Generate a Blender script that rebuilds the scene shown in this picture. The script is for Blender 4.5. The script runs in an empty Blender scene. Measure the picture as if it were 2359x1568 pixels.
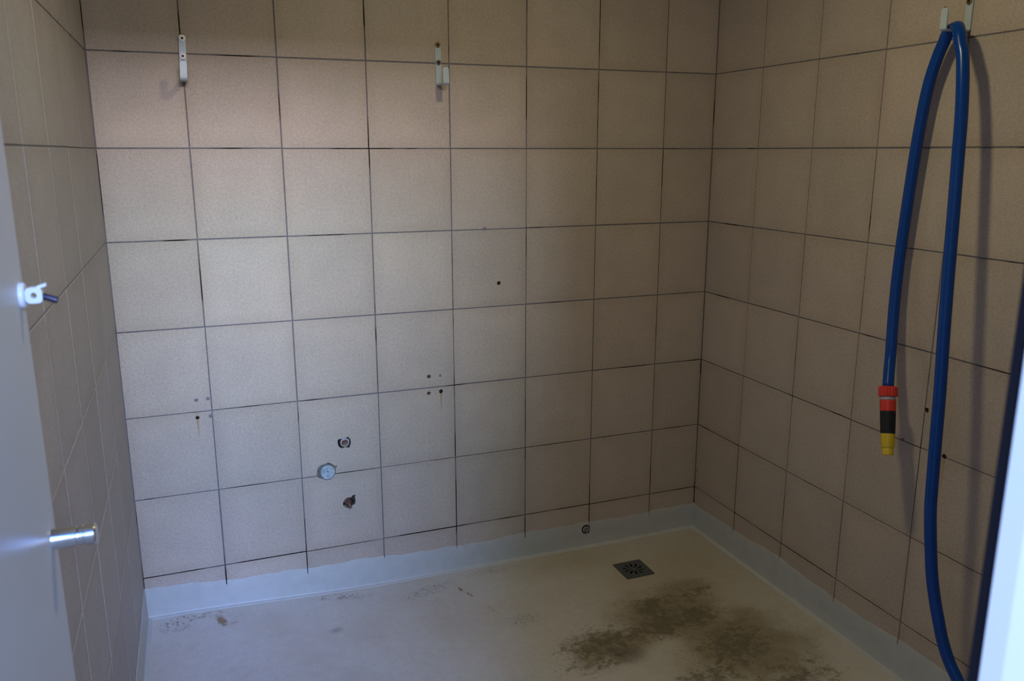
import bpy, bmesh, math, random
from mathutils import Vector, Matrix
from mathutils.geometry import delaunay_2d_cdt

random.seed(7)
SC = bpy.context.scene
COL = SC.collection
PI = math.pi
ZO = 0.16            # height of the lowest full tile joint above the floor
T = 0.25             # tile module

# ------------------------------------------------------------------ camera
cam = bpy.data.cameras.new('camera')
cam.sensor_width = 23.6
cam.lens = 1900.41 / 2359 * 23.6
cam.clip_start = 0.02
cam.dof.use_dof = True
cam.dof.focus_distance = 2.5
cam.dof.aperture_fstop = 5.0
camo = bpy.data.objects.new('camera', cam)
COL.objects.link(camo)
right = Vector((0.93281, -0.36037, -0.00030)); down = Vector((-0.08082, -0.20834, -0.97471)); fwd = Vector((0.35120, 0.90930, -0.22345))
M = Matrix(((right.x, -down.x, -fwd.x), (right.y, -down.y, -fwd.y), (right.z, -down.z, -fwd.z))).to_4x4()
M.translation = Vector((-1.7073, -2.4906, 1.2445 + ZO))
camo.matrix_world = M
SC.camera = camo

# ------------------------------------------------------------------ world, light, exposure
SC.view_settings.view_transform = 'Standard'
SC.view_settings.look = 'None'
SC.view_settings.exposure = 0.0
SC.view_settings.gamma = 1.0
SC.view_settings.use_curve_mapping = False
w = bpy.data.worlds.new('world'); SC.world = w
w.use_nodes = True
bg = w.node_tree.nodes['Background']
bg.inputs[0].default_value = (0.30, 0.47, 1.0, 1)
bg.inputs[1].default_value = 1.50


def area(name, loc, target, sx, sy, power, color, shape='RECTANGLE'):
    l = bpy.data.lights.new(name, 'AREA')
    l.shape = shape; l.size = sx
    if shape in ('RECTANGLE', 'ELLIPSE'):
        l.size_y = sy
    l.energy = power; l.color = color
    o = bpy.data.objects.new(name, l); COL.objects.link(o)
    o.location = loc
    o.rotation_euler = (Vector(target) - Vector(loc)).to_track_quat('-Z', 'Y').to_euler()
    return o


# ceiling lamp in the middle of the room
area('ceiling_lamp', (-0.98, -1.10, 2.10 + ZO), (-0.98, -1.10, 0), 0.13, 0.13, 8.0, (1.0, 0.88, 0.51), 'DISK')
# daylight that comes in through the open doorway: bright low sky, and deeper blue sky above it
area('daylight_low', (-1.6, -6.0, 2.55 + ZO), (-1.6, 0, 2.55 + ZO), 2.0, 0.40, 325, (0.82, 0.81, 1.0))
area('daylight_mid', (-1.6, -6.0, 3.00 + ZO), (-1.6, 0, 3.00 + ZO), 2.0, 0.50, 240, (0.22, 0.64, 1.0))
area('daylight_sky', (-1.35, -6.0, 4.05 + ZO), (-1.5, -2.2, 1.4 + ZO), 1.7, 1.6, 290, (0.03, 0.15, 1.0))


# ------------------------------------------------------------------ material helpers
class NT:
    def __init__(s, name):
        s.m = bpy.data.materials.new(name); s.m.use_nodes = True
        s.t = s.m.node_tree; s.n = s.t.nodes; s.b = s.n['Principled BSDF']

    def link(s, a, b): s.t.links.new(a, b)

    def val(s, x, sock):
        if isinstance(x, (int, float)): sock.default_value = x
        elif isinstance(x, tuple): sock.default_value = x if len(x) == len(sock.default_value) else tuple(x) + (1,)
        else: s.link(x, sock)

    def math(s, op, a, b=0.0, c=None, clamp=False):
        n = s.n.new('ShaderNodeMath'); n.operation = op; n.use_clamp = clamp
        s.val(a, n.inputs[0]); s.val(b, n.inputs[1])
        if c is not None: s.val(c, n.inputs[2])
        return n.outputs[0]

    def noise(s, vec, scale, detail=3, rough=.55, dim='3D'):
        n = s.n.new('ShaderNodeTexNoise'); n.inputs['Scale'].default_value = scale
        n.inputs['Detail'].default_value = detail; n.inputs['Roughness'].default_value = rough
        s.link(vec, n.inputs['Vector']); return n.outputs['Fac']

    def pos(s): return s.n.new('ShaderNodeNewGeometry').outputs['Position']

    def obj(s): return s.n.new('ShaderNodeTexCoord').outputs['Object']

    def sep(s, v):
        n = s.n.new('ShaderNodeSeparateXYZ'); s.link(v, n.inputs[0]); return n.outputs

    def ramp(s, f, a, b, lo=0.0, hi=1.0, smooth=True):
        n = s.n.new('ShaderNodeMapRange'); n.clamp = True
        if smooth: n.interpolation_type = 'SMOOTHSTEP'
        s.val(f, n.inputs[0])
        for i, v in enumerate((a, b, lo, hi)): n.inputs[i + 1].default_value = v
        return n.outputs[0]

    def mix(s, f, a, b, mode='MIX'):
        n = s.n.new('ShaderNodeMix'); n.data_type = 'RGBA'; n.blend_type = mode
        s.val(f, n.inputs['Factor'])
        s.val(a, n.inputs[6]); s.val(b, n.inputs[7])
        return n.outputs[2]

    def scale(s, col, f):
        n = s.n.new('ShaderNodeVectorMath'); n.operation = 'SCALE'
        s.val(col[:3] if isinstance(col, tuple) else col, n.inputs[0]); s.val(f, n.inputs['Scale'])
        return n.outputs[0]

    def bump(s, h, strength, dist):
        n = s.n.new('ShaderNodeBump'); n.inputs['Strength'].default_value = strength
        n.inputs['Distance'].default_value = dist; s.link(h, n.inputs['Height'])
        s.link(n.outputs[0], s.b.inputs['Normal'])

    def fin(s, col, rough=.5, spec=.4, metal=0.0, coat=0.0):
        s.val(col, s.b.inputs['Base Color']); s.val(rough, s.b.inputs['Roughness'])
        s.b.inputs['Specular IOR Level'].default_value = spec
        s.b.inputs['Metallic'].default_value = metal
        s.b.inputs['Coat Weight'].default_value = coat
        return s.m


def spot(m, px, py, x, y, rx, ry, ang=0.0):
    """soft elliptical patch, 1 in the middle and 0 at its rim"""
    c, s_ = math.cos(ang), math.sin(ang)
    dx = m.math('SUBTRACT', px, x); dy = m.math('SUBTRACT', py, y)
    u = m.math('ADD', m.math('MULTIPLY', dx, c / rx), m.math('MULTIPLY', dy, s_ / rx))
    v = m.math('ADD', m.math('MULTIPLY', dx, -s_ / ry), m.math('MULTIPLY', dy, c / ry))
    d = m.math('SQRT', m.math('ADD', m.math('MULTIPLY', u, u), m.math('MULTIPLY', v, v)))
    return m.ramp(d, 1.0, 0.0)


def simple(name, col, rough=.5, spec=.4, metal=0.0, var=.12, scale=60, coat=0.0):
    m = NT(name)
    f = m.noise(m.obj(), scale)
    c = m.scale(col, m.math('MULTIPLY_ADD', f, 2 * var, 1 - var))
    return m.fin(c, rough, spec, metal, coat)


def tile_material(name, axis, streaks, tint=(1, 1, 1)):
    m = NT(name)
    p = m.pos(); o = m.obj()
    xyz = m.sep(p)
    rnd = m.n.new('ShaderNodeObjectInfo').outputs['Random']
    sp = m.noise(p, 330, 2, .7)
    sp2 = m.noise(p, 120, 2, .6)
    bl = m.noise(p, 9, 3, .5)
    f = m.math('MULTIPLY_ADD', m.math('SUBTRACT', sp, .5), .95, 1.0)
    f = m.math('MULTIPLY', f, m.math('MULTIPLY_ADD', m.math('SUBTRACT', sp2, .5), .34, 1.0))
    f = m.math('MULTIPLY', f, m.math('MULTIPLY_ADD', m.math('SUBTRACT', bl, .5), .22, 1.0))
    f = m.math('MULTIPLY', f, m.math('MULTIPLY_ADD', rnd, .10, .95))
    # fired tone: a little browner towards the rim of each tile
    ox = m.sep(o)
    e = m.math('MAXIMUM', m.math('ABSOLUTE', ox[0]), m.math('ABSOLUTE', ox[2]))
    e = m.math('ADD', e, m.math('MULTIPLY', m.math('SUBTRACT', bl, .5), .12))
    rim = m.ramp(e, .33, .52, 0, .38)
    c = m.mix(rim, (0.445, 0.365, 0.288), (0.355, 0.275, 0.200))
    hue = m.ramp(m.noise(p, 3.3, 2), .35, .65, 0, .25)
    c = m.mix(hue, c, (0.40, 0.35, 0.295))
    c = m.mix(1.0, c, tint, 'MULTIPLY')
    c = m.scale(c, f)
    a = xyz[0] if axis == 'x' else xyz[1]
    for (sx, sz, wd, ln, k) in streaks:       # rust that ran down from a screw hole
        du = m.math('ABSOLUTE', m.math('SUBTRACT', a, sx))
        across = m.ramp(du, wd, 0, 0, 1)
        dz = m.math('SUBTRACT', sz, xyz[2])
        along = m.math('MULTIPLY', m.ramp(dz, ln, 0, 0, 1), m.ramp(dz, -.003, .002, 0, 1))
        brk = m.ramp(m.noise(p, 160, 2), .3, .6, .35, 1)
        c = m.mix(m.math('MULTIPLY', m.math('MULTIPLY', across, along), m.math('MULTIPLY', brk, k)), c, (0.30, 0.17, 0.045))
    m.bump(sp, .35, .0012)
    return m.fin(c, .58, .32)


def grout_material(name, light, dark, thr):
    m = NT(name)
    p = m.pos()
    dirt = m.ramp(m.sep(p)[2], .55, .05, 0, .13)          # mould gathers towards the floor
    f = m.ramp(m.math('ADD', m.noise(p, 5.5, 2), dirt), thr, thr + .12)
    g = m.math('MULTIPLY_ADD', m.noise(p, 90), .5, .75)
    return m.fin(m.scale(m.mix(f, light, dark), g), .9, .15)


MAT = {}
MAT['tile_back'] = tile_material('tile_back', 'x', [(-1.7364, .481 + ZO, .0055, .085, .85), (-1.7385, .5 + ZO, .012, .04, .3), (-.993, .483 + ZO, .006, .095, .8), (-.9332 * 1.05, 1.565 + ZO, .012, .03, .2)])
MAT['tile_right'] = tile_material('tile_right', 'y', [(-1.0662, .499 + ZO, .008, .13, .6)])
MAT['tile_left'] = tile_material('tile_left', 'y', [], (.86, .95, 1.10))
MAT['grout'] = grout_material('grout', (.150, .143, .155), (.012, .010, .010), .53)
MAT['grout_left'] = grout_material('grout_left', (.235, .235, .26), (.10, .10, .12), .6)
MAT['resin'] = None
m = NT('grey_resin_coating'); p = m.pos()
c = m.scale((.44, .45, .42), m.math('MULTIPLY_ADD', m.noise(p, 26, 4), .25, .875))
st = m.n.new('ShaderNodeMapping'); st.inputs['Scale'].default_value = (6, 6, 90); m.link(p, st.inputs[0])
m.bump(m.noise(st.outputs[0], 4, 3), .12, .002)
MAT['resin'] = m.fin(c, .42, .4)
MAT['plaster'] = simple('white_plaster', (.55, .53, .49), .85, .2, var=.06, scale=20)
MAT['mortar'] = simple('rough_mortar', (.20, .165, .125), .95, .1, var=.75, scale=170)
MAT['mortar_dark'] = simple('dark_mortar', (.055, .042, .034), .95, .1, var=.75, scale=170)  # the same mortar in a darker colour, for the water outlets
MAT['hole'] = simple('hole_dark', (.035, .018, .014), .9, .1, var=.5, scale=300)
MAT['plug_grey'] = simple('grey_plastic_plug', (.20, .19, .20), .7, .2, var=.4, scale=300)
MAT['plug_rust'] = simple('rusty_plug', (.11, .045, .03), .8, .2, var=.5, scale=300)
MAT['door'] = simple('grey_laminate', (.46, .47, .46), .38, .5, var=.03, scale=8)
MAT['frame'] = simple('white_lacquer', (.72, .735, .73), .35, .5, var=.03, scale=12)
MAT['seal'] = simple('dark_rubber', (.012, .013, .022), .6, .3)
MAT['chrome'] = simple('brushed_chrome', (.78, .80, .83), .22, .5, 1.0, var=.05)
MAT['latch_white'] = simple('white_plastic', (.58, .61, .62), .35, .5, var=.03)
MAT['latch_dark'] = simple('dark_plastic', (.02, .016, .035), .4, .4)
MAT['brass'] = simple('tarnished_brass', (.30, .185, .085), .38, .5, .55, var=.35, scale=250)
MAT['steel'] = simple('zinc_steel', (.20, .185, .165), .32, .5, .6, var=.2, scale=250)
MAT['screw_white'] = simple('white_screw_cap', (.92, .90, .90), .35, .5, var=.03)
MAT['copper'] = simple('oxidised_copper', (.17, .085, .06), .6, .4, .3, var=.5, scale=260)
MAT['cap'] = None
m = NT('pale_blue_plastic_cap'); o = m.obj()
f = m.ramp(m.noise(o, 70, 3, .6), .38, .66)
MAT['cap'] = m.fin(m.mix(f, (.27, .34, .36), (.44, .50, .50)), .35, .5)
MAT['fit_white'] = simple('chalky_fitting', (.62, .62, .64), .6, .3, .2, var=.2, scale=300)
MAT['red'] = simple('red_plastic', (.62, .035, .015), .35, .5, var=.08)
MAT['greyp'] = simple('grey_plastic', (.34, .35, .37), .4, .5, var=.05)
MAT['black'] = simple('black_rubber_grip', (.012, .012, .013), .55, .3, var=.2)
MAT['yellow'] = simple('yellow_plastic', (.62, .43, .015), .38, .5, var=.08)
m = NT('blue_pvc'); o = m.obj()
MAT['hose'] = m.fin(m.scale((.0005, .046, .255), m.math('MULTIPLY_ADD', m.noise(o, 40, 3), .3, .85)), .25, .33)
MAT['grate'] = simple('dark_grate', (.085, .09, .09), .55, .4, .2, var=.25, scale=90)
MAT['sump'] = simple('drain_black', (.004, .004, .004), .9, .1)

# white painted hook: paint with small chips
m = NT('hook_paint'); p = m.pos()
chip = m.ramp(m.noise(p, 95, 3, .7), .70, .73)
MAT['hook'] = m.fin(m.mix(chip, (.44, .51, .52), (.08, .045, .03)), .33, .5)

DRAIN = (-.377, -.2125)
# floor: coated screed with mould, rust and limescale
m = NT('floor_coating'); p = m.pos(); X, Y, Z_ = m.sep(p)
base = m.mix(m.ramp(m.noise(p, 2.2, 4), .35, .68), (.54, .52, .475), (.47, .435, .37))
warm = m.math('MAXIMUM', spot(m, X, Y, -.25, -.35, .75, .75), spot(m, X, Y, -.50, -.08, .55, .22))
base = m.mix(m.math('MULTIPLY', warm, .55), base, (.345, .275, .165))
fine = m.noise(p, 210, 2, .7); mid = m.noise(p, 38, 4, .65); big = m.noise(p, 11, 4, .6)
base = m.scale(base, m.math('MULTIPLY', m.math('MULTIPLY_ADD', fine, .34, .83), m.math('MULTIPLY_ADD', mid, .30, .85)))


def umax(*a):
    r = a[0]
    for b_ in a[1:]: r = m.math('MAXIMUM', r, b_)
    return r


def rough(mask, nz, amt):
    return m.math('ADD', mask, m.math('MULTIPLY', m.math('SUBTRACT', nz, .5), amt))


def k_(x, f): return m.math('MULTIPLY', x, f)


tiny = m.noise(p, 95, 4, .75)
# wide brownish film, then clotted mould inside it, then loose specks round it
film = umax(spot(m, X, Y, -.42, -.50, .34, .24, .25), spot(m, X, Y, -.30, -.72, .36, .38), k_(spot(m, X, Y, -.66, -.60, .26, .15, .2), .9), k_(spot(m, X, Y, -.30, -.38, .22, .12), .7))
fm = k_(m.ramp(rough(film, big, 1.0), .12, .85), m.ramp(film, 0, .15))
col = m.mix(k_(fm, .80), base, (.225, .178, .098))
clot = umax(spot(m, X, Y, -.445, -.450, .12, .085, .5), spot(m, X, Y, -.455, -.545, .20, .105, .25), spot(m, X, Y, -.345, -.545, .14, .10, .4), k_(spot(m, X, Y, -.27, -.42, .15, .07, .1), .75),
            k_(spot(m, X, Y, -.33, -.72, .22, .16, .5), .85), k_(spot(m, X, Y, -.69, -.565, .24, .12, .15), .9), k_(spot(m, X, Y, -.55, -.56, .16, .10, .15), .8), k_(spot(m, X, Y, -.74, -.65, .2, .1, .1), .6), k_(spot(m, X, Y, -.50, -.83, .25, .10, .1), .8), k_(spot(m, X, Y, -.25, -.92, .25, .14, .1), .7))
cm = m.math('ADD', rough(clot, tiny, 1.1), m.math('MULTIPLY', m.math('SUBTRACT', mid, .5), 2.4))
col = m.mix(k_(k_(m.ramp(cm, .25, .95), m.ramp(clot, 0, .22)), .72), col, (.105, .082, .042))
grey = k_(m.ramp(rough(film, mid, 1.3), .55, 1.1), .35)
col = m.mix(grey, col, (.15, .135, .105))
speck = umax(film, k_(spot(m, X, Y, -.72, -.58, .30, .20, .2), .9))
col = m.mix(k_(k_(m.ramp(tiny, .57, .66), m.ramp(speck, .03, .5)), .55), col, (.10, .078, .045))
blot = k_(m.ramp(rough(spot(m, X, Y, -.637, -.645, .105, .085), mid, .9), .15, 1.0), .52)
col = m.mix(blot, col, (.075, .066, .05))
ring2 = k_(m.ramp(rough(umax(spot(m, X, Y, DRAIN[0] - .03, DRAIN[1] - .04, .14, .11)), mid, 1.0), .15, .8), .45)
col = m.mix(ring2, col, (.42, .36, .25))
# speckled dirt along the foot of the back wall
dots = m.ramp(m.noise(p, 105, 5, .8), .49, .62)
line = umax(spot(m, X, Y, -1.845, -.065, .085, .07), spot(m, X, Y, -1.78, -.035, .13, .03, -.05), spot(m, X, Y, -1.36, -.045, .16, .03, -.2),
            m.math('MULTIPLY', spot(m, X, Y, -1.08, -.10, .17, .05, .25), .8), m.math('MULTIPLY', spot(m, X, Y, -.85, -.05, .2, .05), .5), m.math('MULTIPLY', spot(m, X, Y, -.85, -.37, .1, .06), .7))
col = m.mix(m.math('MULTIPLY', m.math('MULTIPLY', dots, m.ramp(line, .05, .7)), .85), col, (.13, .09, .045))
rust = umax(spot(m, X, Y, -1.718, -.085, .026, .066, .3), spot(m, X, Y, -.978, -.130, .010, .030, .2), m.math('MULTIPLY', spot(m, X, Y, -.958, -.175, .012, .05, .35), .7),
            m.math('MULTIPLY', spot(m, X, Y, -.92, -.285, .008, .11, .35), .55), m.math('MULTIPLY', spot(m, X, Y, -1.69, -.11, .06, .03, .1), .55))
rk = m.ramp(m.math('ADD', rust, m.math('MULTIPLY', m.math('SUBTRACT', m.noise(p, 120, 3, .7), .5), 1.5)), .35, .8, 0, .8)
col = m.mix(m.math('MULTIPLY', rk, m.ramp(rust, 0, .2)), col, (.20, .095, .02))
# faint limescale ring and small dark blot on the left
col = m.mix(m.math('MULTIPLY', spot(m, X, Y, -1.40, -.235, .035, .022, .4), .5), col, (.15, .14, .13))
ringd = m.math('ABSOLUTE', m.math('SUBTRACT', spot(m, X, Y, -1.41, -.25, .2, .15, .1), .5))
col = m.mix(m.math('MULTIPLY', m.ramp(ringd, .2, 0), .22), col, (.50, .49, .47))
m.bump(m.math('ADD', mid, m.math('MULTIPLY', fine, .4)), .16, .004)
MAT['floor'] = m.fin(col, m.math('MULTIPLY_ADD', mid, .3, .38), .35)


# ------------------------------------------------------------------ mesh helpers
def link(o, parent=None):
    COL.objects.link(o)
    if parent is not None: o.parent = parent
    return o


def tag(o, label=None, cat=None, group=None, kind=None):
    for k, v in (('label', label), ('category', cat), ('group', group), ('kind', kind)):
        if v: o[k] = v
    return o


def root(name, loc, label, cat, group=None):
    o = bpy.data.objects.new(name, None); o.empty_display_size = .05
    o.location = loc; link(o)
    return tag(o, label, cat, group)


def mesh(name, vs, fs, mat, parent=None, smooth=False, local=False, recalc=True):
    """vs in world coordinates unless local; shifted to the root of their thing"""
    off = Vector((0, 0, 0))
    q = parent
    while q is not None and not local:
        off += Vector(q.location); q = q.parent
    me = bpy.data.meshes.new(name)
    me.from_pydata([tuple(Vector(v) - off) for v in vs], [], fs)
    if recalc:
        b = bmesh.new(); b.from_mesh(me)
        bmesh.ops.remove_doubles(b, verts=b.verts, dist=1e-7)
        bmesh.ops.recalc_face_normals(b, faces=b.faces); b.to_mesh(me); b.free()
    if smooth:
        for f in me.polygons: f.use_smooth = True
    me.materials.append(mat)
    return link(bpy.data.objects.new(name, me), parent)


def sharp(o, ang=35):
    me = o.data
    for f in me.polygons: f.use_smooth = True
    b = bmesh.new(); b.from_mesh(me)
    for e in b.edges:
        if len(e.link_faces) == 2 and e.calc_face_angle() > math.radians(ang): e.smooth = False
    b.to_mesh(me); b.free()
    return o


def box(x0, x1, y0, y1, z0, z1):
    vs = [(x, y, z) for x in (x0, x1) for y in (y0, y1) for z in (z0, z1)]
    return vs, [(0, 1, 3, 2), (4, 6, 7, 5), (0, 4, 5, 1), (2, 3, 7, 6), (0, 2, 6, 4), (1, 5, 7, 3)]


def merge(*parts):
    V, F = [], []
    for v, f in parts:
        n = len(V); V += list(v); F += [tuple(i + n for i in q) for q in f]
    return V, F


def bevel_mesh(o, w_, seg=2):
    b = bmesh.new(); b.from_mesh(o.data)
    bmesh.ops.bevel(b, geom=b.edges[:], offset=w_, segments=seg, profile=.6, affect='EDGES')
    b.to_mesh(o.data); b.free()
    return o


def prism(poly, z0, z1):
    n = len(poly)
    V = [(x, y, z0) for x, y in poly] + [(x, y, z1) for x, y in poly]
    F = [tuple(range(n))[::-1], tuple(range(n, 2 * n))] + [(i, (i + 1) % n, n + (i + 1) % n, n + i) for i in range(n)]
    return V, F


def lathe(profile, c, ax, n=24, up=None, mod=None):
    """profile: (distance along ax, radius); closed surface of revolution"""
    ax = Vector(ax).normalized(); c = Vector(c)
    a = ax.orthogonal().normalized() if up is None else (Vector(up) - ax * Vector(up).dot(ax)).normalized()
    b = ax.cross(a)
    V, F = [], []
    for i, (d, r) in enumerate(profile):
        for k in range(n):
            t = 2 * PI * k / n
            rr = r * (mod(k, i) if mod else 1)
            V.append(c + ax * d + (a * math.cos(t) + b * math.sin(t)) * rr)
    for i in range(len(profile) - 1):
        for k in range(n):
            F.append((i * n + k, i * n + (k + 1) % n, (i + 1) * n + (k + 1) % n, (i + 1) * n + k))
    return V, F


def in_poly(p, poly):
    c = False; j = len(poly) - 1
    for i in range(len(poly)):
        (xi, yi), (xj, yj) = poly[i], poly[j]
        if (yi > p[1]) != (yj > p[1]) and p[0] < (xj - xi) * (p[1] - yi) / (yj - yi) + xi: c = not c
        j = i
    return c


def holed_plate(outer, holes, depth):
    """flat plate with real cut-outs in the (u, v) plane; front at 0, back at depth. verts (u, d, v)"""
    pts, edges = [], []
    for loop in [outer] + holes:
        n = len(pts); pts += [Vector(q) for q in loop]
        edges += [(n + i, n + (i + 1) % len(loop)) for i in range(len(loop))]
    v2, _e, f2, *_r = delaunay_2d_cdt(pts, edges, [], 0, 1e-7)
    keep = []
    for f in f2:
        c = sum((v2[i] for i in f), Vector((0, 0))) / len(f)
        if in_poly(c, outer) and not any(in_poly(c, h) for h in holes): keep.append(list(f))
    b = bmesh.new()
    vv = {}
    for f in keep:
        for i in f:
            if i not in vv: vv[i] = b.verts.new((v2[i].x, 0, v2[i].y))
        b.faces.new([vv[i] for i in f])
    r = bmesh.ops.extrude_face_region(b, geom=b.faces[:])
    for g in r['geom']:
        if isinstance(g, bmesh.types.BMVert): g.co.y += depth
    bmesh.ops.recalc_face_normals(b, faces=b.faces)
    b.verts.index_update()
    V = [tuple(v.co) for v in b.verts]; F = [tuple(v.index for v in f.verts) for f in b.faces]
    b.free()
    return V, F


def ngon(u, v, r, n=10, wob=0.0, seed=0, sq=0.0):
    rg = random.Random(seed); out = []
    for k in range(n):
        t = 2 * PI * k / n
        q = r * (1 + rg.uniform(-wob, wob))
        if sq: q *= 1 + sq * (abs(math.sin(2 * t)) ** 2)
        out.append((u + q * math.cos(t), v + q * math.sin(t)))
    return out


# ------------------------------------------------------------------ the room shell
W = 1.9276; YF = -2.165; CEIL = 2.26 + ZO
COLS = [-1.9276, -1.6950, -1.4486, -1.1991, -0.9475, -0.6958, -0.4446, -0.1951, 0.0]
ROWS = [z + ZO for z in (-.175, 0.0, .2493, .4996, .7511, 1.0024, 1.2526, 1.5, 1.75, 2.0, 2.25)]
QR = [0.0, -.2493, -.4995, -.7488, -.9938, -1.243, -1.493, -1.743, -1.993, YF]
QL = [0.0, -.320, -.572, -.826, -1.078, -1.328, -1.578, -1.828, -2.078, YF]
J = 0.0031          # joint width
GD = 0.0018         # how far the tile face stands proud of the joint


def floor_z(x, y):
    t = min(1, max(0, (-1.15 - x) / .78)); t = t * t * (3 - 2 * t)
    d = math.hypot(x + .377, y + .2125)
    return ZO - .160 + .028 * t - .005 * math.exp(-(d / .35) ** 2)


# floor, with the square opening the drain sits in
DX, DY, DH = -.377, -.2125, .0535
xs = sorted(set([round(-1.9276 - .12 + i * .06, 4) for i in range(36)] + [DX - DH + .006, DX + DH - .006, .12]))
ys = sorted(set([round(.12 - i * .06, 4) for i in range(75)] + [DY - DH + .006, DY + DH - .006]))
V = [(x, y, floor_z(x, y)) for y in ys for x in xs]
F = []
nx = len(xs)
for j in range(len(ys) - 1):
    for i in range(nx - 1):
        cx, cy = (xs[i] + xs[i + 1]) / 2, (ys[j] + ys[j + 1]) / 2
        if abs(cx - DX) < DH - .006 and abs(cy - DY) < DH - .006: continue
        F.append((j * nx + i, j * nx + i + 1, (j + 1) * nx + i + 1, (j + 1) * nx + i))
fl = mesh('floor', V, F, MAT['floor'], smooth=True)
tag(fl, kind='structure')

# holes in the back wall (x, z): outlets and screw holes
PIPE_UP = (-1.3117, .3477 + ZO); PIPE_LOW = (-1.3083, .1455 + ZO); WASTE = (-1.3702, .2599 + ZO)
h_up = [(PIPE_UP[0] + a * .001, PIPE_UP[1] + b * .001) for a, b in ((-21, 13), (-15, 15), (0, 15), (8, 17), (12, 20), (15, 15), (19, 8), (20, 0), (18, -9), (14, -18), (9, -16), (2, -14), (-6, -17), (-13, -15), (-19, -9), (-21, 2))]
h_low = [(PIPE_LOW[0] + a * .001, PIPE_LOW[1] + b * .001) for a, b in ((-17, 4), (-12, 13), (-3, 17), (8, 17), (12, 22), (25, 24), (21, 16), (23, 4), (21, -8), (12, -12), (6, -17), (-6, -19), (-13, -13), (-18, -5))]
h_waste = [(WASTE[0] + a * .001, WASTE[1] + b * .001) for a, b in ((-32, 3), (-28, 17), (-20, 24), (-8, 26), (4, 30), (15, 25), (22, 17), (33, 15), (27, 6), (26, -8), (19, -20), (8, -27), (-3, -28), (-14, -22), (-27, -17), (-32, -8))]
PLUGS = [(-.8391, 1.0042, .0058, 'plug_grey'), (-.7913, .8273, .0066, 'hole'), (-1.0326, .5372, .0062, 'plug_rust'), (-.9949, .5363, .0045, 'plug_grey'),
         (-1.0339, .4819, .0060, 'plug_rust'), (-.9930, .4834, .0066, 'hole'), (-1.7356, .5361, .0055, 'plug_grey'), (-1.7033, .5366, .0055, 'plug_grey'),
         (-1.7364, .4817, .0056, 'hole'), (-1.6990, .4826, .0062, 'plug_grey')]
BACK_HOLES = [h_up, h_low, h_waste] + [ngon(x, z + ZO, r, 12, .10, i) for i, (x, z, r, k) in enumerate(PLUGS)]
RPLUGS = [(-.9993, .603, .0065, 'hole'), (-.9359, .5025, .0050, 'plug_grey'), (-1.0662, .5015, .0068, 'hole')]
RIGHT_HOLES = [ngon(y, z + ZO, r, 12, .10, i + 40) for i, (y, z, r, k) in enumerate(RPLUGS)] + [ngon(-.0083, .069 + ZO, .0045, 8, .15, 50)]
LPLUGS = [(-.4897, 1.5026, .0070, 'hole'), (-.2891, 1.4991, .0070, 'hole'), (-.3363, 1.3349, .0060, 'hole')]
LEFT_HOLES = [ngon(y, z + ZO, r, 12, .10, i + 60) for i, (y, z, r, k) in enumerate(LPLUGS)]


def unit_tile():
    c = .0045
    vs, fs = [], []
    for (y, k) in ((0, .5 - c), (.0011, .5), (.009, .5)):
        vs += [(-k, y, -k), (k, y, -k), (k, y, k), (-k, y, k)]
    fs.append((3, 2, 1, 0))
    for r in (0, 4):
        for i in range(4):
            fs.append((r + i, r + (i + 1) % 4, r + 4 + (i + 1) % 4, r + 4 + i))
    return vs, fs


TILE_ME = {}
for k in ('tile_back', 'tile_right', 'tile_left'):
    vs, fs = unit_tile()
    me = bpy.data.meshes.new('tile'); me.from_pydata(vs, [], fs); me.materials.append(MAT[k]); TILE_ME[k] = me


def lay_tiles(wall, us, zs, holes, place, rot, matk):
    """us, zs: joint lines; place(u, z, d) -> world point; holes in (u, z)"""
    for i in range(len(us) - 1):
        for j in range(len(zs) - 1):
            ua, ub = min(us[i], us[i + 1]), max(us[i], us[i + 1])
            za, zb = zs[j], zs[j + 1]
            wd, ht = ub - ua - J, zb - za - J
            uc, zc = (ua + ub) / 2, (za + zb) / 2
            hs = [h for h in holes if max(q[0] for q in h) > ua and min(q[0] for q in h) < ub and max(q[1] for q in h) > za and min(q[1] for q in h) < zb]
            if hs:
                sg = -1 if rot > .1 else 1
                loc = [[(sg * (q[0] - uc) / wd if abs(rot) < .1 else (-(q[0] - uc) / wd if rot < 0 else (q[0] - uc) / wd), (q[1] - zc) / ht) for q in h] for h in hs]
                vs, fs = holed_plate([(-.5, -.5), (.5, -.5), (.5, .5), (-.5, .5)], loc, .009)
                me = bpy.data.meshes.new('tile'); me.from_pydata(vs, [], fs); me.materials.append(MAT[matk])
            else:
                me = TILE_ME[matk]
            o = bpy.data.objects.new('tile', me)
            o.location = place(uc + random.uniform(-.0003, .0003), zc + random.uniform(-.0003, .0003), random.uniform(-.0002, .0003))
            o.rotation_euler = (random.uniform(-.0012, .0012), random.uniform(-.001, .001), rot + random.uniform(-.0012, .0012))
            o.scale = (wd, 1, ht)
            link(o, wall)


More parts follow.
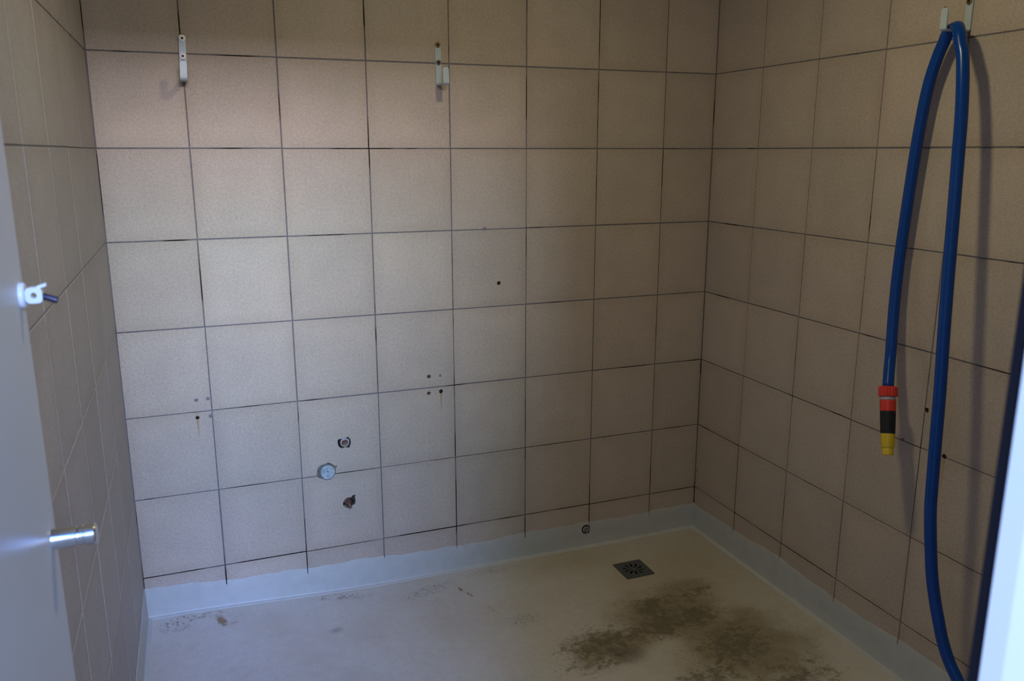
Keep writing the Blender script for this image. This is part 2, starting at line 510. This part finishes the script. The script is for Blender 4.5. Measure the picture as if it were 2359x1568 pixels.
# back wall: bed of grout with the outlets cut into it, and the masonry behind
v1, f1 = holed_plate([(-W - .12, -.02), (.12, -.02), (.12, CEIL), (-W - .12, CEIL)], [h_up, h_low, h_waste], .045)
v1 = [(x, y + GD, z) for x, y, z in v1]
wall_back = mesh('wall_back', *merge((v1, f1), box(-W - .12, .12, GD + .046, .16, -.02, CEIL)), MAT['grout'])
tag(wall_back, kind='structure')
lay_tiles(wall_back, COLS, ROWS, BACK_HOLES, lambda u, z, d: (u, d, z), 0.0, 'tile_back')
wall_right = mesh('wall_right', *box(GD, .16, YF - .12, GD, -.02, CEIL), MAT['grout'])
tag(wall_right, kind='structure')
lay_tiles(wall_right, QR, ROWS, RIGHT_HOLES, lambda u, z, d: (d, u, z), -PI / 2, 'tile_right')
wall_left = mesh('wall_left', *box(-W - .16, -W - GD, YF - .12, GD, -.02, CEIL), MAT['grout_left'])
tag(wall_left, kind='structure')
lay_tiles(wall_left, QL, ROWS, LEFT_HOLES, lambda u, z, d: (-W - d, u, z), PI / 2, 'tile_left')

# screw holes and plugs, sunk into the tiles (parts of their wall)
for wall, lst, put, ax in ((wall_back, PLUGS, lambda u, z: (u, .0002, z), (0, 1, 0)), (wall_right, RPLUGS, lambda u, z: (.0002, u, z), (1, 0, 0)), (wall_left, LPLUGS, lambda u, z: (-W - .0002, u, z), (-1, 0, 0))):
    for i, (u, z, r, k) in enumerate(lst):
        if k == 'hole':
            prof = [(.0014, r * 1.08), (.0006, r * .98), (.0008, r * .6), (.0013, r * .5), (.0014, 0.0001)]
            nm = 'screw_hole'
        else:
            prof = [(.0014, r * 1.08), (.0010, r * .98), (-.0008, r * .82), (-.0010, r * .50), (.0009, r * .38), (.0013, 0.0001)]
            nm = 'wall_plug'
        o = mesh(nm, *lathe(prof, put(u, z + ZO), ax, 12), MAT[k], wall)

# plain front wall round the doorway, and the ceiling
OPX0, OPX1, OPZ = -1.888, -1.263, 1.86 + ZO
wall_front = mesh('wall_front', *merge(prism([(OPX1 + .03, YF), (.12, YF), (.12, YF - .12), (OPX1 + .0986, YF - .12)], -.02, CEIL), box(OPX0 - .03, OPX1 + .03, YF - .12, YF, OPZ + .03, CEIL)), MAT['plaster'])
tag(wall_front, kind='structure')
ceiling = mesh('ceiling', *box(-W - .16, .16, YF - .12, .16, CEIL, CEIL + .1), MAT['plaster'])
tag(ceiling, kind='structure')

# unseen wall added behind the camera to shade the lower back wall
added_shade_wall = mesh('added_shade_wall', *merge(box(-1.62, .6, -3.50, -3.35, -.02, 1.27 + ZO), box(-3.2, -1.62, -3.50, -3.35, -.02, 1.66 + ZO)), MAT['plaster'])
tag(added_shade_wall, kind='structure')

# white door frame with a dark rubber seal along its inner arris
tr = mesh('trim_1', *merge(prism([(OPX1, YF), (OPX1 + .03, YF), (OPX1 + .11, YF - .14), (OPX1 + .066, YF - .14), (OPX1 + .004, YF - .012)], .0, OPZ + .03), box(OPX0 - .03, OPX1, YF - .14, YF, OPZ, OPZ + .03), box(OPX0 - .034, OPX0 - .006, YF - .14, YF, .02, OPZ)), MAT['frame'])
tag(tr, kind='structure')
mesh('rubber_seal', *box(OPX1 + .0006, OPX1 + .010, YF - .001, YF + .0085, 0.0, OPZ), MAT['seal'], tr)


# ------------------------------------------------------------------ coved resin skirting
def interp(tab, u):
    tab = sorted(tab)
    if u <= tab[0][0]: return tab[0][1]
    for (a, va), (b, vb) in zip(tab, tab[1:]):
        if u <= b: return va + (vb - va) * (u - a) / (b - a)
    return tab[-1][1]


def skirting(name, u0, u1, top, joints, pt, seed):
    rg = random.Random(seed)
    ph = [rg.uniform(0, 6.28) for _ in range(6)]
    wav = lambda u: .0028 * math.sin(u * 9 + ph[0]) + .0022 * math.sin(u * 23 + ph[1]) + .0013 * math.sin(u * 61 + ph[2]) + .0008 * math.sin(u * 140 + ph[3])
    st = [(u0 + (u1 - u0) * i / 160, 0) for i in range(161)]
    for jx in joints:                      # the joint stays open a little way below the coat's edge
        if min(u0, u1) + .01 < jx < max(u0, u1) - .01:
            dp = rg.uniform(.006, .022)
            st = [s_ for s_ in st if abs(s_[0] - jx) > .003]
            st += [(jx - .0016, 0), (jx - .0011, dp), (jx + .0011, dp), (jx + .0016, 0)]
    st.sort()
    V, F = [], []
    n = None
    for (u, dp) in st:
        fz = floor_z(*pt(u, 0, 0)[:2])
        zt = interp(top, u) + ZO + wav(u) - dp
        prof = [(.001, zt), (-.0012, zt - .0006), (-.0022, zt - .006), (-.0030, fz + .045), (-.0034, fz + .008)]
        for k in range(1, 5):
            a = k / 4 * PI / 2
            prof.append((-.0034 - .006 * (1 - math.cos(a)), fz + .0085 - .006 * math.sin(a)))
        prof += [(-.0118, fz + .0022), (-.0140, fz + .0008), (-.0155, fz - .002)]
        n = len(prof)
        V += [pt(u, d, z) for d, z in prof]
    for i in range(len(st) - 1):
        for k in range(n - 1):
            F.append((i * n + k, (i + 1) * n + k, (i + 1) * n + k + 1, i * n + k + 1))
    o = mesh(name, V, F, MAT['resin'])
    sharp(o, 50)
    return tag(o, kind='structure')


skirting('baseboard_back', -W, 0, [(-1.917, -.0345), (-1.4466, -.058), (-.947, -.069), (-.443, -.070), (0, -.0655)], COLS[1:-1], lambda u, d, z: (u, d, z), 1)
skirting('baseboard_right', YF, 0, [(-2.16, -.05), (-.984, -.053), (-.738, -.060), (-.49, -.053), (-.24, -.063), (0, -.066)], QR[1:-1], lambda u, d, z: (d, u, z), 2)
skirting('baseboard_left', YF, 0, [(-2.16, -.03), (0, -.0345)], QL[1:-1], lambda u, d, z: (-W - d, u, z), 3)

# ------------------------------------------------------------------ the door, opened into the room along the left wall
DF = -1.869; DE = -1.554; DT = .028
leaf = mesh('door_1', *box(DF - DT, DF, YF + .004, DE, .045, OPZ - .006), MAT['door'])
bevel_mesh(leaf, .0018, 2)
tag(leaf, kind='structure')
KZ = .851 + ZO; KY = DE - .027
r = .0107
knob = mesh('door_knob', *lathe([(0, .0001), (0, r * 1.0), (.001, r * 1.04), (.003, r), (.0235, r), (.0242, r * .86), (.0262, r * .84), (.027, r), (.0300, r), (.0306, r * .93), (.0318, r * .93), (.0324, r * 1.02), (.0405, r * 1.02), (.0425, r * .90), (.043, r * .6), (.043, .0001)], (DF - .0005, KY, KZ), (1, 0, 0), 32), MAT['chrome'], leaf)
sharp(knob, 28)
LZ = 1.107 + ZO; LY = DE - .020
latch = mesh('latch', *lathe([(0, .0001), (0, .0128), (.0040, .0128), (.0052, .0116), (.0052, .0001)], (DF - .0005, LY, LZ), (1, 0, 0), 24), MAT['latch_white'], leaf)
sharp(latch)
# eye of the latch: a ring whose hole runs along the door, with a little lip on top
V, F = [], []
n = 24
cx = DF + .0120
for y in (LY - .0045, LY + .0045):
    for (rad, ee) in ((.0078, 4), (.0029, 2)):
        for k in range(n):
            t = 2 * PI * k / n
            c, s = math.cos(t), math.sin(t)
            q = rad / ((abs(c) ** ee + abs(s) ** ee) ** (1 / ee))
            V.append((cx + q * c * .95, y, LZ + q * s))
for k in range(n):
    k2 = (k + 1) % n
    F += [(k, k2, n + k2, n + k), (2 * n + k, 3 * n + k, 3 * n + k2, 2 * n + k2), (k, 2 * n + k, 2 * n + k2, k2), (n + k, n + k2, 3 * n + k2, 3 * n + k)]
V2, F2 = box(cx + .003, cx + .0115, LY - .0035, LY + .0035, LZ + .0058, LZ + .0088)
V2 = [(x, y, z + (.0028 if x > cx + .008 else 0)) for x, y, z in V2]
mesh('latch_eye', *merge((V, F), (V2, F2)), MAT['latch_white'], latch)
pv, pf = lathe([(0, .0001), (0, .0030), (.0010, .0034), (.0132, .0034), (.0142, .0026), (.0142, .0001)], (cx + .0068, LY, LZ - .0015), (.92, 0, -.38), 16)
sharp(mesh('latch_pin', pv, pf, MAT['latch_dark'], latch))


# ------------------------------------------------------------------ wall hooks
def hook_bracket(L_, dp, up, wd=.0185, th=.0042):
    """strap that runs down the wall, out, and up again. local (u, d, z): z=0 at its foot, d out of the wall"""
    rb = .0052
    path = []
    def add(d, z, hw): path.append((d, z, hw))
    hw = wd / 2
    for k in range(0, 7):
        a = k / 6 * PI / 2
        add(th / 2, L_ - hw + hw * math.cos(a), max(.0006, hw * math.sin(a)))
    add(th / 2, L_ * .5, hw)
    for k in range(0, 7):
        a = k / 6 * PI / 2
        add(th / 2 + rb - rb * math.cos(a), th / 2 + rb - rb * math.sin(a), hw)
    for k in range(0, 7):
        a = k / 6 * PI / 2
        add(dp - th / 2 - rb + rb * math.sin(a), th / 2 + rb - rb * math.cos(a), hw)
    add(dp - th / 2, up * .5, hw)
    for k in range(6, -1, -1):
        a = k / 6 * PI / 2
        add(dp - th / 2, up - hw + hw * math.cos(a), max(.0006, hw * math.sin(a)))
    V, F = [], []
    for i, (d, z, h) in enumerate(path):
        a = path[max(0, i - 1)]; b = path[min(len(path) - 1, i + 1)]
        t = Vector((b[0] - a[0], b[1] - a[1])).normalized()
        nrm = Vector((-t.y, t.x)) * th / 2
        for su, sn in ((-1, -1), (1, -1), (1, 1), (-1, 1)):
            V.append((su * h, d + sn * nrm.x, z + sn * nrm.y))
    for i in range(len(path) - 1):
        for k in range(4):
            F.append((i * 4 + k, i * 4 + (k + 1) % 4, i * 4 + 4 + (k + 1) % 4, i * 4 + 4 + k))
    F += [(3, 2, 1, 0), tuple(len(V) - 4 + k for k in range(4))]
    return V, F


def make_hook(loc, place, out, label, screwmat, sr, screws, lean=0.0, rc=.30):
    r0 = root('wall_hook', loc, label, 'hook', 'white steel hooks screwed to the tiles')
    V, F = hook_bracket(.1235, .0772, .0500)
    V = [place(u + lean * z, d, z) for u, d, z in V]
    o = mesh('bracket', V, F, MAT['hook'], r0)
    bevel_mesh(o, .0007, 1); sharp(o, 40)
    for i, z in enumerate(screws):
        q = place(lean * z, .0042, z)
        prof = [(-.001, sr * .98), (.0012, sr), (.0026, sr * .88), (.0034, sr * (rc + .30)), (.0034, sr * (rc + .06)), (.0008, sr * rc), (.0006, .0001)]
        s = mesh('screw', *lathe(prof, q, out, 20), MAT[screwmat[i]], r0)
        sharp(s, 40)
        mesh('screw_recess', *lathe([(.0009, sr * rc), (.0014, sr * rc * .7), (.0010, .0001)], q, out, 10), MAT['hole'], s)
    return r0


HX1 = -6.781 * T; HZ1 = 5.705 * T + ZO
HX2 = -3.919 * T; HZ2 = 5.742 * T + ZO
HY3 = -3.957 * T; HZ3 = 6.048 * T + ZO
make_hook((HX1, 0, HZ1), lambda u, d, z: (HX1 + u, -d, HZ1 + z), (0, -1, 0), 'chipped white steel hook with two white screws, near the left wall', ('screw_white', 'screw_white'), .0093, (.1125, .0670), .042)
make_hook((HX2, 0, HZ2), lambda u, d, z: (HX2 + u, -d, HZ2 + z), (0, -1, 0), 'white steel hook with two tarnished brass screws, middle of the back wall', ('brass', 'steel'), .0078, (.1160, .0665), -.028, .46)
make_hook((0, HY3, HZ3), lambda u, d, z: (-d, HY3 + u, HZ3 + z), (-1, 0, 0), 'white steel hook on the right wall that the blue hose hangs over', ('brass', 'brass'), .0076, (.1145, .0665), 0.0, .46)

# ------------------------------------------------------------------ the blue garden hose
HP = [(-.375, -3.831, 2.646), (-.300, -3.752, 2.815), (-.225, -3.675, 3.02), (-.165, -3.602, 3.42), (-.137, -3.578, 3.873), (-.135, -3.597, 4.324),
      (-.138, -3.625, 4.761), (-.138, -3.645, 5.046), (-.138, -3.664, 5.255), (-.138, -3.688, 5.461), (-.138, -3.725, 5.663), (-.140, -3.787, 5.856),
      (-.140, -3.832, 5.962), (-.152, -3.880, 6.045), (-.172, -3.955, 6.092), (-.222, -4.040, 6.078), (-.272, -4.112, 6.008), (-.296, -4.160, 5.910), (-.310, -4.208, 5.808), (-.335, -4.259, 5.615), (-.355, -4.297, 5.423), (-.375, -4.329, 5.231),
      (-.390, -4.350, 5.040), (-.410, -4.379, 4.781), (-.435, -4.418, 4.392), (-.465, -4.460, 3.999), (-.495, -4.504, 3.601), (-.525, -4.550, 3.233),
      (-.550, -4.596, 2.828), (-.575, -4.634, 2.416), (-.595, -4.670, 1.996), (-.605, -4.692, 1.741), (-.605, -4.720, 1.524), (-.600, -4.752, 1.303), (-.595, -4.790, 1.083), (-.588, -4.842, .880),
      (-.585, -4.902, .706), (-.580, -4.973, .515), (-.580, -5.074, .345), (-.580, -5.186, .222), (-.580, -5.36, .02), (-.585, -5.60, -.20), (-.60, -5.90, -.40), (-.63, -6.30, -.53), (-.72, -6.85, -.578), (-.95, -7.4, -.580), (-1.4, -7.9, -.580)]
HP = [Vector((a * T, b * T, c * T + ZO)) for a, b, c in HP]
HR = .0137


def spline(pts, n=6):
    out = []
    for i in range(len(pts) - 1):
        p0, p1, p2, p3 = pts[max(0, i - 1)], pts[i], pts[i + 1], pts[min(len(pts) - 1, i + 2)]
        for k in range(n):
            t = k / n
            out.append(.5 * ((2 * p1) + (p2 - p0) * t + (2 * p0 - 5 * p1 + 4 * p2 - p3) * t * t + (3 * p1 - p0 - 3 * p2 + p3) * t ** 3))
    out.append(pts[-1])
    return out


def tube(path, rad, n=20, flat=None):
    V, F = [], []
    up = None
    for i, c in enumerate(path):
        t = (path[min(i + 1, len(path) - 1)] - path[max(i - 1, 0)]).normalized()
        up = t.orthogonal().normalized() if up is None else (up - t * up.dot(t)).normalized()
        bi = t.cross(up)
        for k in range(n):
            a = 2 * PI * k / n
            o = (up * math.cos(a) + bi * math.sin(a)) * rad
            if flat:
                o = flat(c, t, o)
            V.append(c + o)
    for i in range(len(path) - 1):
        for k in range(n):
            F.append((i * n + k, i * n + (k + 1) % n, (i + 1) * n + (k + 1) % n, (i + 1) * n + k))
    F += [tuple(range(n))[::-1], tuple(len(V) - n + k for k in range(n))]
    return V, F


APEX = HP[14]


def pinch(c, t, o):
    """the hose is squashed where it folds over the hook"""
    d = (c - APEX).length / .020
    k = math.exp(-d * d)
    zn = Vector((0, 0, 1)) - t * t.z
    if zn.length < .05 or k < .01: return o
    zn.normalize()
    h = o.dot(zn)
    side = o - zn * h
    return zn * h * (1 - .60 * k) + side * (1 + .22 * k)


hose = root('garden_hose', (HP[-1].x, HP[-1].y, 0), 'blue garden hose with a red, black and yellow nozzle, hung over the right-hand hook', 'hose')
mesh('tube', *tube(spline(HP, 5), HR, 20, pinch), MAT['hose'], hose, smooth=True)
A = Vector((-.375 * T, -3.831 * T, 2.646 * T + ZO)); Bp = Vector((-.495 * T, -4.031 * T, 2.001 * T + ZO))
ax = (Bp - A).normalized(); LN = (Bp - A).length
rid = lambda k, i: (1.0 if k % 2 else .93)
o = mesh('hose_nut', *lathe([(-.002, HR * .98), (-.002, .0205), (0, .0224), (.020, .0230), (.0235, .0215), (.0245, .016)], A, ax, 44, mod=rid), MAT['red'], hose); sharp(o, 30)
o = mesh('collar', *lathe([(.022, .0150), (.0235, .0176), (.026, .0176), (.0275, .0186), (.0320, .0186), (.033, .0165)], A, ax, 28), MAT['greyp'], hose, smooth=True)
o = mesh('coupling', *lathe([(.0325, .0150), (.0325, .0182), (.0345, .0193), (.044, .0190), (.056, .0188), (.060, .0184), (.060, .0140)], A, ax, 28), MAT['red'], hose); sharp(o, 30)
o = mesh('grip', *lathe([(.058, .0140), (.058, .0172), (.062, .0187)] + [(.064 + i * .0042, .0187 - i * .0001 + (.0003 if i % 2 else -.0002)) for i in range(12)] + [(.1165, .0172), (.1165, .0130)], A, ax, 28), MAT['black'], hose); sharp(o, 40)
o = mesh('nozzle', *lathe([(.1150, .0130), (.1150, .0168), (.119, .0169), (.150, .0154), (.1520, .0147), (.1535, .0132), (.1545, .0136), (.1690, .0130), (.1705, .0120), (.1705, .0070), (.1600, .0060), (.1600, .0001)], A, ax, 28), MAT['yellow'], hose); sharp(o, 30)
# the small moulded key on the nozzle's flank
side = ax.cross(Vector((-.3512, -.9093, .2234))).normalized() * -1
fr = Vector((-.3512, -.9093, .2234)); fr = (fr - ax * fr.dot(ax)).normalized()
dirn = (side * .72 + fr * .69).normalized()
kb = A + ax * .139 + dirn * .0152
e1 = ax; e2 = dirn.cross(ax).normalized()
vs = [kb + e1 * (a * .011) + e2 * (b * .0032) + dirn * (.0015 * (c_ if a < .5 else c_ * .4)) for a in (-1, 1) for b in (-1, 1) for c_ in (-1, 1)]
_, bf = box(0, 1, 0, 1, 0, 1)
mesh('nozzle_key', vs, bf, MAT['yellow'], hose)

# ------------------------------------------------------------------ floor drain
dz = floor_z(DX, DY)
dr = root('floor_drain', (DX, DY, dz), 'square dark floor drain with a star of slots, in the wet corner', 'drain')
holes = []
NS = 10
for k in range(NS):
    a = 2 * PI * (k + .25) / NS
    c, s = math.cos(a), math.sin(a)
    pts = []
    for (rr, hw) in ((.0115, .0014), (.0365, .0044), (.0365, -.0044), (.0115, -.0014)):
        pts.append((rr * c - hw * s, rr * s + hw * c))
    holes.append(pts)
holes.append(ngon(0, 0, .0030, 10))
q = DH; cr = .004
outer = []
for (sx, sy, a0) in ((1, 1, 0), (-1, 1, 90), (-1, -1, 180), (1, -1, 270)):
    for k in range(4):
        a = math.radians(a0 + k * 30)
        outer.append((sx * (q - cr) + cr * math.cos(a), sy * (q - cr) + cr * math.sin(a)))
gv, gf = holed_plate(outer, holes, .0018)
gv = [(DX + x, DY + y, dz + .0028 - d) for x, d, y in gv]
g = mesh('grate', gv, gf, MAT['grate'], dr)
mesh('screw', *lathe([(.0, .0028), (.0012, .0026), (.0018, .0012), (.0018, .0001)], (DX, DY, dz + .0012), (0, 0, 1), 12), MAT['chrome'], dr)
bv, bf2 = box(DX - DH + .008, DX + DH - .008, DY - DH + .008, DY + DH - .008, dz - .10, dz - .0005)
mesh('sump', bv, [f for f in bf2 if f != (1, 5, 7, 3)], MAT['sump'], dr, recalc=False)


# ------------------------------------------------------------------ capped outlets in the back wall
def mortar_cup(u, z, rr, seed, parent, mat='mortar'):
    """broken mortar round the fitting, inside the cut-out"""
    rg = random.Random(seed); n = 22
    V, F = [], []
    rings = [(1.0, .040), (1.0, .0055), (.84, .0035), (.66, .0062), (.44, .020), (.0, .030)]
    for ri, (k, d) in enumerate(rings):
        for i in range(n):
            a = 2 * PI * i / n
            q_ = rr * k * (1 + rg.uniform(-.07, .07))
            V.append((u + q_ * math.cos(a), d + rg.uniform(-.0022, .003) * (0 < ri < 5), z + q_ * math.sin(a)))
    for r_ in range(len(rings) - 1):
        for i in range(n):
            F.append((r_ * n + i, r_ * n + (i + 1) % n, (r_ + 1) * n + (i + 1) % n, (r_ + 1) * n + i))
    return mesh('mortar', V, F, MAT[mat], parent)


t = root('water_outlet', (PIPE_UP[0], 0, PIPE_UP[1]), 'threaded water outlet in a square chipped hole, above the round blue cap', 'pipe', 'capped water outlets in the back wall')
mortar_cup(PIPE_UP[0] + .003, PIPE_UP[1], .0205, 5, t, 'mortar_dark')
pu = (PIPE_UP[0] + .001, 0, PIPE_UP[1])
o = mesh('fitting', *lathe([(.030, .0152), (.009, .0152), (.0085, .0138), (.004, .0136), (.003, .0128), (.0012, .0126), (.0006, .0116), (.0020, .0106), (.006, .0102), (.008, .0100)], pu, (0, 1, 0), 26), MAT['fit_white'], t); sharp(o, 30)
o = mesh('pipe_plug', *lathe([(.008, .0100), (.0018, .0098), (.0010, .0080), (.0020, .0050), (.0030, .0001)], pu, (0, 1, 0), 20), MAT['copper'], t); sharp(o, 30)

t = root('waste_pipe', (WASTE[0], 0, WASTE[1]), 'round pale blue cap on the waste pipe, in rough broken mortar', 'pipe')
mortar_cup(*WASTE, .034, 6, t)
o = mesh('end_cap', *lathe([(.035, .0232), (-.001, .0232), (-.0030, .0222), (-.0036, .0205), (-.0022, .0195), (-.0016, .012), (-.0022, .006), (-.0026, .0001)], (WASTE[0] + .0012, 0, WASTE[1] - .0025), (0, 1, 0), 36), MAT['cap'], t); sharp(o, 30)
e_v, e_f = box(WASTE[0] - .0085, WASTE[0] + .0115, -.0040, -.0015, WASTE[1] - .0005, WASTE[1] + .0028)
e_v2, e_f2 = box(WASTE[0] - .0005, WASTE[0] + .0030, -.0040, -.0015, WASTE[1] - .012, WASTE[1] + .010)
mesh('cap_ribs', *merge((e_v, e_f), (e_v2, e_f2)), MAT['cap'], t)

t = root('water_outlet', (PIPE_LOW[0], 0, PIPE_LOW[1]), 'broken rusty copper outlet in a ragged hole, below the round blue cap', 'pipe', 'capped water outlets in the back wall')
mortar_cup(*PIPE_LOW, .026, 8, t, 'mortar_dark')
pl = Vector((PIPE_LOW[0] - .001, 0, PIPE_LOW[1]))
o = mesh('elbow', *lathe([(.032, .0125), (.010, .0125), (.006, .0110), (.003, .0085), (.0045, .0060), (.006, .0001)], pl, (0, 1, 0), 20), MAT['copper'], t); sharp(o, 30)
o = mesh('pipe_stub', *tube(spline([pl + Vector((0, .006, .001)), pl + Vector((.001, -.004, -.002)), pl + Vector((.004, -.008, -.009)), pl + Vector((.006, -.009, -.016))], 4), .0046, 12), MAT['copper'], t, smooth=True)
chips = []
for (du, dz_, s_) in ((-.0135, .006, .0036), (-.010, .0125, .003), (-.011, -.0125, .0040), (-.004, -.0165, .003), (.010, .0150, .0030)):
    bv, bf = box(PIPE_LOW[0] + du - s_, PIPE_LOW[0] + du + s_, .001, .010, PIPE_LOW[1] + dz_ - s_ * .6, PIPE_LOW[1] + dz_ + s_ * .6)
    chips.append(([(x + random.uniform(-.0015, .0015), y, z + random.uniform(-.0015, .0015)) for x, y, z in bv], bf))
mesh('plaster_chips', *merge(*chips), MAT['mortar'], t)

# small pipe end that comes out through the grey skirting
SX, SZ = -.4575, -.0955 + ZO
t = root('pipe_end', (SX, 0, SZ), 'small pale pipe end in a dark ring, low on the grey skirting', 'pipe')
o = mesh('gap_shade_ring', *lathe([(.004, .0170), (-.0036, .0166), (-.0040, .0150), (-.0034, .0128), (.004, .0125)], (SX - .001, 0, SZ + .001), (0, 1, 0), 24), MAT['sump'], t, smooth=True)  # raised black ring that stands in for the shade in the recess
o = mesh('pipe_stub', *lathe([(.004, .0128), (-.0046, .0128), (-.0060, .0112), (-.0060, .0070), (-.0045, .0055), (-.003, .0001)], (SX + .0015, 0, SZ - .0005), (0, 1, 0), 24), MAT['plug_grey'], t); sharp(o, 30)
o = mesh('bore', *lathe([(-.0062, .0001), (-.0063, .0026), (-.0058, .0030)], (SX - .0035, 0, SZ - .0050), (0, 1, 0), 12), MAT['hole'], t)
rv, rf = box(SX + .0080, SX + .0105, -.0066, -.0030, SZ - .0145, SZ - .0020)
mesh('split', rv, rf, MAT['hole'], t)
